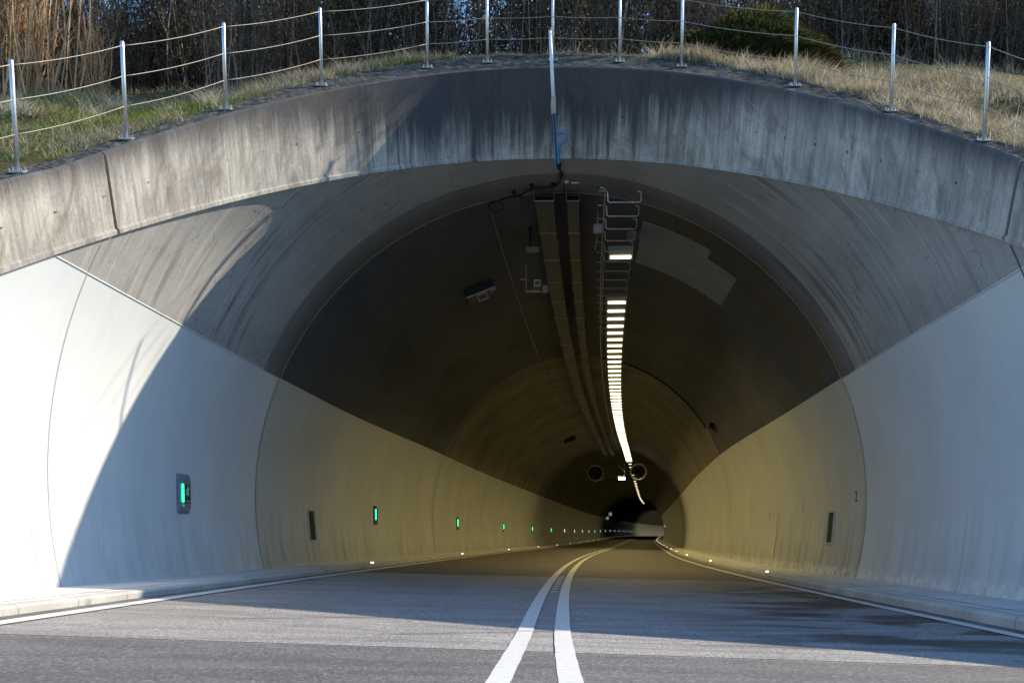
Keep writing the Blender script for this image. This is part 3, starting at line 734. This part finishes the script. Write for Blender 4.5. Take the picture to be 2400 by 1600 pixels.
# lamps
hb = MB(); hb.box((0, 0, .05), (.44, .28, .09), None, .012)
lens = MB(); 
for k in range(5): lens.box((-.144+.072*k, .045, -.002), (.066, .060, .012))
al = bpy.data.lights.new('lamp_light', 'AREA'); al.shape = 'RECTANGLE'; al.size = .34; al.size_y = .10; al.energy = 11; al.spread = R_(158); al.color = (1, .78, .31)
al2 = al.copy(); al2.energy = 85; al2.color = (1, .88, .58); al3 = al.copy(); al3.energy = 12
h_me = None
ds_l = [19.25]; d = 22.95
while d < 71: ds_l.append(d); d += .85
d = 73.5  # first few added behind the fan to fill the dark gap
while d < 175: ds_l.append(d); d += 3.3
ds_l += [292+8*k for k in range(15)]  # oversized lamps added far in, mostly unseen, to brighten the end wall
lamps = []
for i, d in enumerate(ds_l):
    p = along(LOFF, LZ, d); lab = 'rectangular ceiling lamp in the glowing row running down the tunnel'
    if i == 0: lab = 'single rectangular ceiling lamp hanging nearest the portal, apart from the row'
    e_ = empty('ceiling_lamp', tuple(p), lab, 'lamp', 'lamps of the ceiling row' if i else None)
    if 72 < d < 200: e_.scale = (.55, .6, .6)
    if d > 280: e_.scale = (2.2, 8, 1)
    e_.rotation_euler = (R_(-30 if d < 42 else -30+18*min(1, (d-42)/14)), 0, -math.atan((XC(d+1)-XC(d))))
    if True:
        lo_ = bpy.data.objects.new('lamp_light', al if d < 80 else (al3 if d < 200 else al2)); COL.objects.link(lo_); lo_.location = p+Vector((0, -.03, -.13)); lo_.rotation_euler = (0, 0, -math.atan((XC(d+1)-XC(d))))
    if h_me is None:
        a = hb.build('housing', flat('lamp_housing', (.30, .29, .27), .5), e_); b = lens.build('lens', M_lamp, e_); h_me, l_me = a.data, b.data
    else:
        for nm, me in (('housing', h_me), ('lens', l_me)): q = bpy.data.objects.new(nm, me); COL.objects.link(q); q.parent = e_
# jet fans
def fan(px, py, d, label, bright):
    p = pix(px, py, d); e_ = empty('jet_fan', tuple(p), label, 'fan'); sl_ = (XC(d+1)-XC(d)); dr = Vector((sl_, 1, .003)).normalized(); e_.rotation_euler = (0, 0, -math.atan(sl_))
    n = 32
    def ringp(y, r): return [Vector((r*math.cos(2*math.pi*i/n), y, r*math.sin(2*math.pi*i/n))) for i in range(n+1)]
    grid([ringp(0, .50), ringp(.5, .50), ringp(3.2, .50), ringp(3.2, .46), ringp(.2, .44), ringp(0, .46)]).build('housing', M_fan, e_, True)
    grid([ringp(.02, .50), ringp(-.03, .58), ringp(-.07, .55), ringp(-.05, .49), ringp(.06, .455)]).build('rim', M_ring if bright else M_ring2, e_, True)
    m = MB(); m.tube([(0, .5, 0), (0, .35, 0), (0, .25, 0)], [.15, .14, .03], 16); m.build('hub', M_fan, e_, True)
    for k in range(8):
        a = 2*math.pi*k/8; u = Vector((math.cos(a), 0, math.sin(a))); v = Vector((-math.sin(a), 0, math.cos(a)))
        m = MB(); m.quad(u*.13+v*.06+Vector((0, .42, 0)), u*.13-v*.06+Vector((0, .5, 0)), u*.44-v*.08+Vector((0, .47, 0)), u*.44+v*.08+Vector((0, .43, 0))); m.build('blade', M_fan, e_)
    for yy in (.6, 2.5):
        m = MB()
        for sx in (-1, 1): m.tube([(sx*.34, yy, .38), (sx*.36, yy, .95)], .025, 6)
        m.build('hanger', M_galv, e_)
fan(1496, 1105, 75, 'round jet fan with a rim coloured pale as if lamplit beneath the end of the lamp row', True)
fan(1395.5, 1108, 75, 'round jet fan with a rim coloured dark as if shaded, dimmer one of the fan pair', False)
# hanging floodlight between the fans
p = pix(1457, 1122, 73); e_ = empty('hanging_floodlight', tuple(p), 'small bright floodlight on an angled arm between the two jet fans', 'floodlight')
m = MB(); m.box((0, 0, .05), (.46, .3, .14), None, .02); m.build('housing', M_white, e_)
m = MB(); m.box((0, -.155, .02), (.38, .02, .16)); m.build('lens', M_lamp2, e_)
m = MB(); m.tube([(.2, 0, .1), (.2, 0, 1.05)], .03, 6); m.tube([(.2, 0, .5), (-.25, 0, .95)], .02, 6); m.tube([(.2, 0, .22), (-.75, 0, .22), (-.8, 0, .5)], .02, 6); m.build('arm', M_galv, e_)

# ------------------------------------------------------------------ boxes and cameras under the vault
def at(px, py, d): return pix(px, py, d)
p = at(1255, 668, 22.7); e_ = empty('traffic_camera', tuple(p), 'pale traffic camera with a square lens hood on an angled bracket', 'camera')
m = MB(); m.box((.02, .08, .01), (.14, .34, .14), None, .01); m.build('body', M_grey, e_)
m = MB()
for c, s in (((.035, -.1, .075), (.13, .04, .018)), ((.035, -.1, -.035), (.13, .04, .018)), ((-.021, -.1, .02), (.018, .04, .092)), ((.091, -.1, .02), (.018, .04, .092))): m.box(c, s)
m.build('hood', flat('bright_white', (.85, .85, .85)), e_)
m = MB(); m.box((-.19, .05, .0), (.02, .1, .24)); m.box((-.04, .05, -.12), (.32, .1, .02)); m.box((-.24, .05, .13), (.14, .1, .02)); m.box((.2, .05, -.07), (.12, .12, .14), None, .01); m.tube([(-.19, .05, .12), (-.19, .05, .45)], .012, 6); m.build('bracket', flat('pale_grey', (.4, .41, .42)), e_)
p = at(1128, 690, 23.2); e_ = empty('overhead_panel', tuple(p), 'flat panel tilted against the left vault with a small frame hanging below', 'panel'); e_.rotation_euler = (0, R_(-22), 0)
m = MB(); m.box((0, .35, .13), (.62, .75, .16), None, .02); m.build('casing', flat('midnight_blue', (.02, .028, .05)), e_)
m = MB(); m.box((0, -.05, .035), (.66, .04, .025)); m.box((.27, -.05, -.0), (.13, .04, .04)); m.build('front_edge', M_galv, e_)
m = MB()
for c, s in (((-.09, -.04, -.06), (.022, .06, .14)), ((.11, -.04, -.06), (.022, .06, .14)), ((.01, -.04, -.125), (.22, .06, .022)), ((.01, -.04, .0), (.22, .06, .02))): m.box(c, s)
m.build('hanging_frame', flat('pale_grey2', (.4, .41, .42)), e_)
p = at(1248, 585, 20.0); e_ = empty('ceiling_speaker', tuple(p), 'small flat dark unit hanging on a stem beside the wide cable tray', 'speaker')
m = MB(); m.box((0, 0, 0), (.26, .24, .05), None, .015); m.build('plate', M_grey, e_); m = MB(); m.tube([(-.04, 0, .02), (-.04, 0, .42)], [.02, .028], 8); m.build('stem', M_blk, e_)
p = at(1401, 536, 18.9); e_ = empty('junction_box', tuple(p), 'grey square junction box with a conduit beside the lamp rack', 'junction box')
m = MB(); m.box((0, 0, 0), (.15, .08, .15), None, .012); m.build('case', flat('box_grey', (.35, .35, .35)), e_)
m = MB(); m.tube([(.0, .02, -.07), (.0, .1, -.12), (.02, .9, -.13)], .009, 6); m.tube([(0, .02, .07), (0, .02, .32)], .012, 6); m.build('conduit', M_galv, e_)
p = at(1480, 552, 19.6); e_ = empty('sensor_box', tuple(p), 'small grey sensor box behind the lamp rack, above the first lamp', 'sensor')
m = MB(); m.box((0, 0, 0), (.17, .2, .12), None, .01); m.build('case', M_grey, e_); m = MB(); m.box((.19, 0, .01), (.12, .06, .13), None, .01); m.tube([(0, 0, .05), (0, 0, .35)], .012, 6); m.build('bracket', M_grey, e_)
q = on_vault(1668, 1002, .12); e_ = empty('wall_camera', tuple(q), 'black camera fixed to the right vault joint above the painted wall', 'camera')
m = MB(); m.box((-.10, -.05, .05), (.22, .32, .18), Euler((0, 0, R_(20))).to_matrix().to_4x4(), .02); m.build('body', M_blk, e_); m = MB(); m.tube([(0, 0, 0), (.16, .02, -.06), (.2, .02, .1)], .035, 8); m.tube([Vector((.12+.10*math.cos(a), -.05, -.02+.12*math.sin(a))) for a in np.linspace(0, 6.1, 14)], .018, 6); m.build('arm', M_blk, e_)
m = MB(); tA = math.asin((q.x-XC(q.y))/R0)
m.tube([TP(t, DB-.08, .03) for t in np.linspace(.12, tA, 30)], .022, 6); o = m.build('arch_cable', M_blk, None, True); tag(o, 'black cable following the vault joint down to the wall camera', 'cable')
q = on_vault(1335, 1029, .08); e_ = empty('vault_box', tuple(q), 'dark box on the left vault above the far lamps', 'junction box'); e_.rotation_euler = (0, R_(-18), 0)
m = MB(); m.box((0, 0, 0), (.66, .5, .28), None, .02); m.build('case', M_blk, e_); m = MB(); m.tube([(.3, 0, .05), (.9, 0, .0), (1.25, 0, -.13)], .02, 6); m.build('conduit', M_grey, e_)

# ------------------------------------------------------------------ wall mounted things
def wallM(d, zh, side, off=0.0):
    ct = (zh-HC)/RZ(d); th = side*math.acos(max(-1, min(1, ct))); p = TP(th, d, off)
    sl_ = XC(d+.5)-XC(d-.5); X_ = Vector((sl_, 1, 0)).normalized()*(-side)
    up = Vector((-math.cos(th)*side, 0, abs(math.sin(th)))).normalized()
    up = (up-X_*up.dot(X_)).normalized(); Y_ = up.cross(X_)
    Mx = Matrix((X_, Y_, up)).transposed().to_4x4(); Mx.translation = p; return Mx
def sign_body(w_, h_, t_, ch=.07):
    m = MB(); a = [(-w_/2, -h_/2), (w_/2-ch, -h_/2), (w_/2, -h_/2+ch), (w_/2, h_/2-ch), (w_/2-ch, h_/2), (-w_/2, h_/2)]
    k = len(a); m.v = [(x, .01, z) for x, z in a]+[(x, -t_+.02, z) for x, z in a]+[(x*.9, -t_, z*.93) for x, z in a]
    for s0 in (0, k):
        for i in range(k): q = (i+1) % k; m.f.append((s0+i, s0+q, s0+k+q, s0+k+i))
    m.f.append(tuple(range(3*k-1, 2*k-1, -1))); return m
Mx = wallM(14.8, 1.255, -1); e_ = empty('exit_sign', M=Mx, label='large grey escape sign with green light bar and running man, first on the left wall', cat='sign')
sign_body(.46, .52, .045).build('casing', flat('sign_grey', (.16, .20, .25), .45), e_)
m = MB(); m.tube([(-.12, -.05, -.115), (-.12, -.05, .125)], .017, 10); m.build('light_bar', M_green, e_, True)
m = MB(); m.box((.07, -.047, .0), (.20, .008, .25)); pb = m.build('pictogram_panel', M_pict, e_)
def fl(pts, y=-.054): 
    m_ = MB(); m_.poly([(.07+a, y, b) for a, b in pts]); return m_
m = MB(); m.tube([(.075, -.0525, .098), (.075, -.0545, .098)], .014, 10)
for seg in (((.07, .082), (.055, .03)), ((.062, .07), (.03, .05)), ((.03, .05), (.028, .028)), ((.068, .07), (.1, .055)), ((.1, .055), (.112, .07)), ((.055, .03), (.085, .005)), ((.085, .005), (.08, -.03)), ((.055, .03), (.04, -.005)), ((.04, -.005), (.012, -.018))):
    a, b = seg; m.tube([(a[0], -.053, a[1]), (b[0], -.053, b[1])], .0085, 5)
m.build('running_man', flat('luminous_white', (.5, .6, .5)), pb)
m = MB(); m.box((.07, -.053, -.098), (.13, .004, .012))
m.poly([(.145, -.054, -.085), (.16, -.054, -.098), (.145, -.054, -.111)]); m.poly([(-.005, -.054, -.085), (-.02, -.054, -.098), (-.005, -.054, -.111)]); m.build('distance_arrow', flat('luminous_white2', (.6, .7, .62)), pb)
m = MB(); m.tube([(-.1, -.045, -.165), (-.1, -.06, -.165)], .02, 8); m.build('screw_cap', M_white, e_)
# marker lights along the left wall
b_me = sign_body(.40, .48, .04).build('casing', flat('marker_grey', (.05, .06, .06), .5)); lb = MB(); lb.box((-.09, -.045, .02), (.06, .02, .26), None, .006); g_me = lb.build('light_bar', M_green)
lw = MB(); lw.box((-.09, -.045, .02), (.06, .02, .26), None, .006); w_me = lw.build('light_bar', M_pale)
bd, gd, wd_ = b_me.data, g_me.data, w_me.data
for o in (b_me, g_me, w_me): bpy.data.objects.remove(o)
ordn = ['second light from the portal, after the escape sign', 'third light from the portal', 'fourth light from the portal', 'fifth light from the portal', 'sixth light from the portal']
d = 28.0; i = 0
while d < 330:
    lab = 'green marker light on the left wall, '+ordn[i] if i < 5 else 'tiny pale marker light far along the left wall'
    e_ = empty('marker_light', M=wallM(d, 1.26, -1), label=lab, cat='light', group='marker lights on the left wall')
    for nm, me in (('casing', bd), ('light_bar', gd if i < 5 else wd_)):
        q = bpy.data.objects.new(nm, me); COL.objects.link(q); q.parent = e_
    d += 14.5; i += 1
# kerb studs
sm = MB(); sm.box((0, 0, .016), (.08, .08, .032), None, .01); s_o = sm.build('casing', M_galv); sm2 = MB(); sm2.box((0, -.041, .018), (.055, .008, .018)); s_l = sm2.build('lens', M_led); sd, sld = s_o.data, s_l.data
bpy.data.objects.remove(s_o); bpy.data.objects.remove(s_l)
for side, dd, zt in ((-1, [22.3+14*i for i in range(18)], .17), (1, [21.4, 32.5]+[44+12*i for i in range(16)], .017)):
    for i, d in enumerate(dd):
        word = 'left' if side < 0 else 'right'
        lab = ['kerb light nearest the portal on the %s walkway edge' % word, 'second kerb light from the portal on the %s walkway edge' % word, 'third kerb light from the portal on the %s walkway edge' % word][i] if i < 3 else 'small glowing kerb light far along the %s walkway edge' % word
        e_ = empty('kerb_light', (XC(d)+side*3.89, d, ZR(d)+zt), lab, 'kerb light', 'kerb lights on the %s' % word)
        for nm, me in (('casing', sd), ('lens', sld)): q = bpy.data.objects.new(nm, me); COL.objects.link(q); q.parent = e_
# niches, strips and block numbers belong to the tunnel
M_nf = flat('niche_frame', (.42, .41, .36))
def niche(d, zh, side, w_, h_):
    Mx = wallM(d, zh, side); e_ = MB()
    e_.box((0, -.0, 0), (w_, .03, h_), Mx); o = e_.build('wall_niche', flat('niche_shade', (.02, .02, .018), .8), tun)  # recess not cut; its shade is the panel's dark colour
    f = MB(); t_ = .035
    for c, s in (((0, -.008, h_/2+t_/2), (w_+2*t_, .05, t_)), ((0, -.008, -h_/2-t_/2), (w_+2*t_, .05, t_)), ((-w_/2-t_/2, -.008, 0), (t_, .05, h_)), ((w_/2+t_/2, -.008, 0), (t_, .05, h_))): f.box(c, s, Mx)
    f.build('niche_frame', M_nf, o)
niche(21.7, .92, -1, .46, .56); niche(20.6, .87, 1, .46, .56)
for d, zh, side, w_, h_ in ((26.9, .72, 1, .30, .95), (46, .72, 1, .35, .9), (31.5, .62, -1, .25, .95), (62, .7, -1, .3, .9)):
    m = MB(); Ms = [wallM(d, zh+h_*(k/4-.5), side, .01) for k in range(5)]
    for k in range(4): m.quad(Ms[k] @ Vector((-w_/2, 0, 0)), Ms[k] @ Vector((w_/2, 0, 0)), Ms[k+1] @ Vector((w_/2, 0, 0)), Ms[k+1] @ Vector((-w_/2, 0, 0)))
    m.build('mortar_strip', flat('mortar', (.55, .50, .38)), tun)
M_blackp = flat('black_paint', (.01, .01, .01))
for px, d, zh, tx in ((0, 18.75, 1.37, '2'), (0, 23.4, 1.33, '1'), (0, 28.0, 1.25, '1')):
    cu = bpy.data.curves.new('block_number', 'FONT'); cu.body = tx; cu.size = .27; cu.align_x = 'CENTER'; cu.align_y = 'CENTER'; cu.extrude = .001
    o = bpy.data.objects.new('tmp', cu); COL.objects.link(o); bpy.context.view_layer.update(); me = bpy.data.meshes.new_from_object(o); bpy.data.objects.remove(o)
    me.materials.clear(); o = link('block_number', me, M_blackp, tun)
    o.matrix_world = wallM(d, zh, 1, .012) @ Matrix.Rotation(R_(90), 4, 'X')
# small signs deep inside
def wsign(px, py, d, s, label, name='wall_sign', side=-1):
    p = at(px, py, d); e_ = empty(name, tuple(p), label, 'sign'); m = MB(); m.box((0, 0, 0), (s, .05, s*1.05), None, .01); m.build('board', glow('sign_face_'+str(px), (.55, .6, .65), .16), e_)
    m = MB(); m.tube([(0, .05, -s*.5), (side*.5, .1, -s*.9)], .03, 6); m.build('arm', M_grey, e_)
wsign(1430.5, 1204, 150, .42, 'small pale square sign deep in the tunnel on the left'); wsign(1423.5, 1213.5, 140, .34, 'small pale shield-shaped sign below the square sign deep in the tunnel')
wsign(1568, 1212, 120, .30, 'small pale sign high on the far right wall', side=1); wsign(1559, 1232, 140, .34, 'pale square sign at the end of the far right wall', side=1)
print('FACES', sum(len(o.data.polygons) for o in S.objects if o.type == 'MESH'))
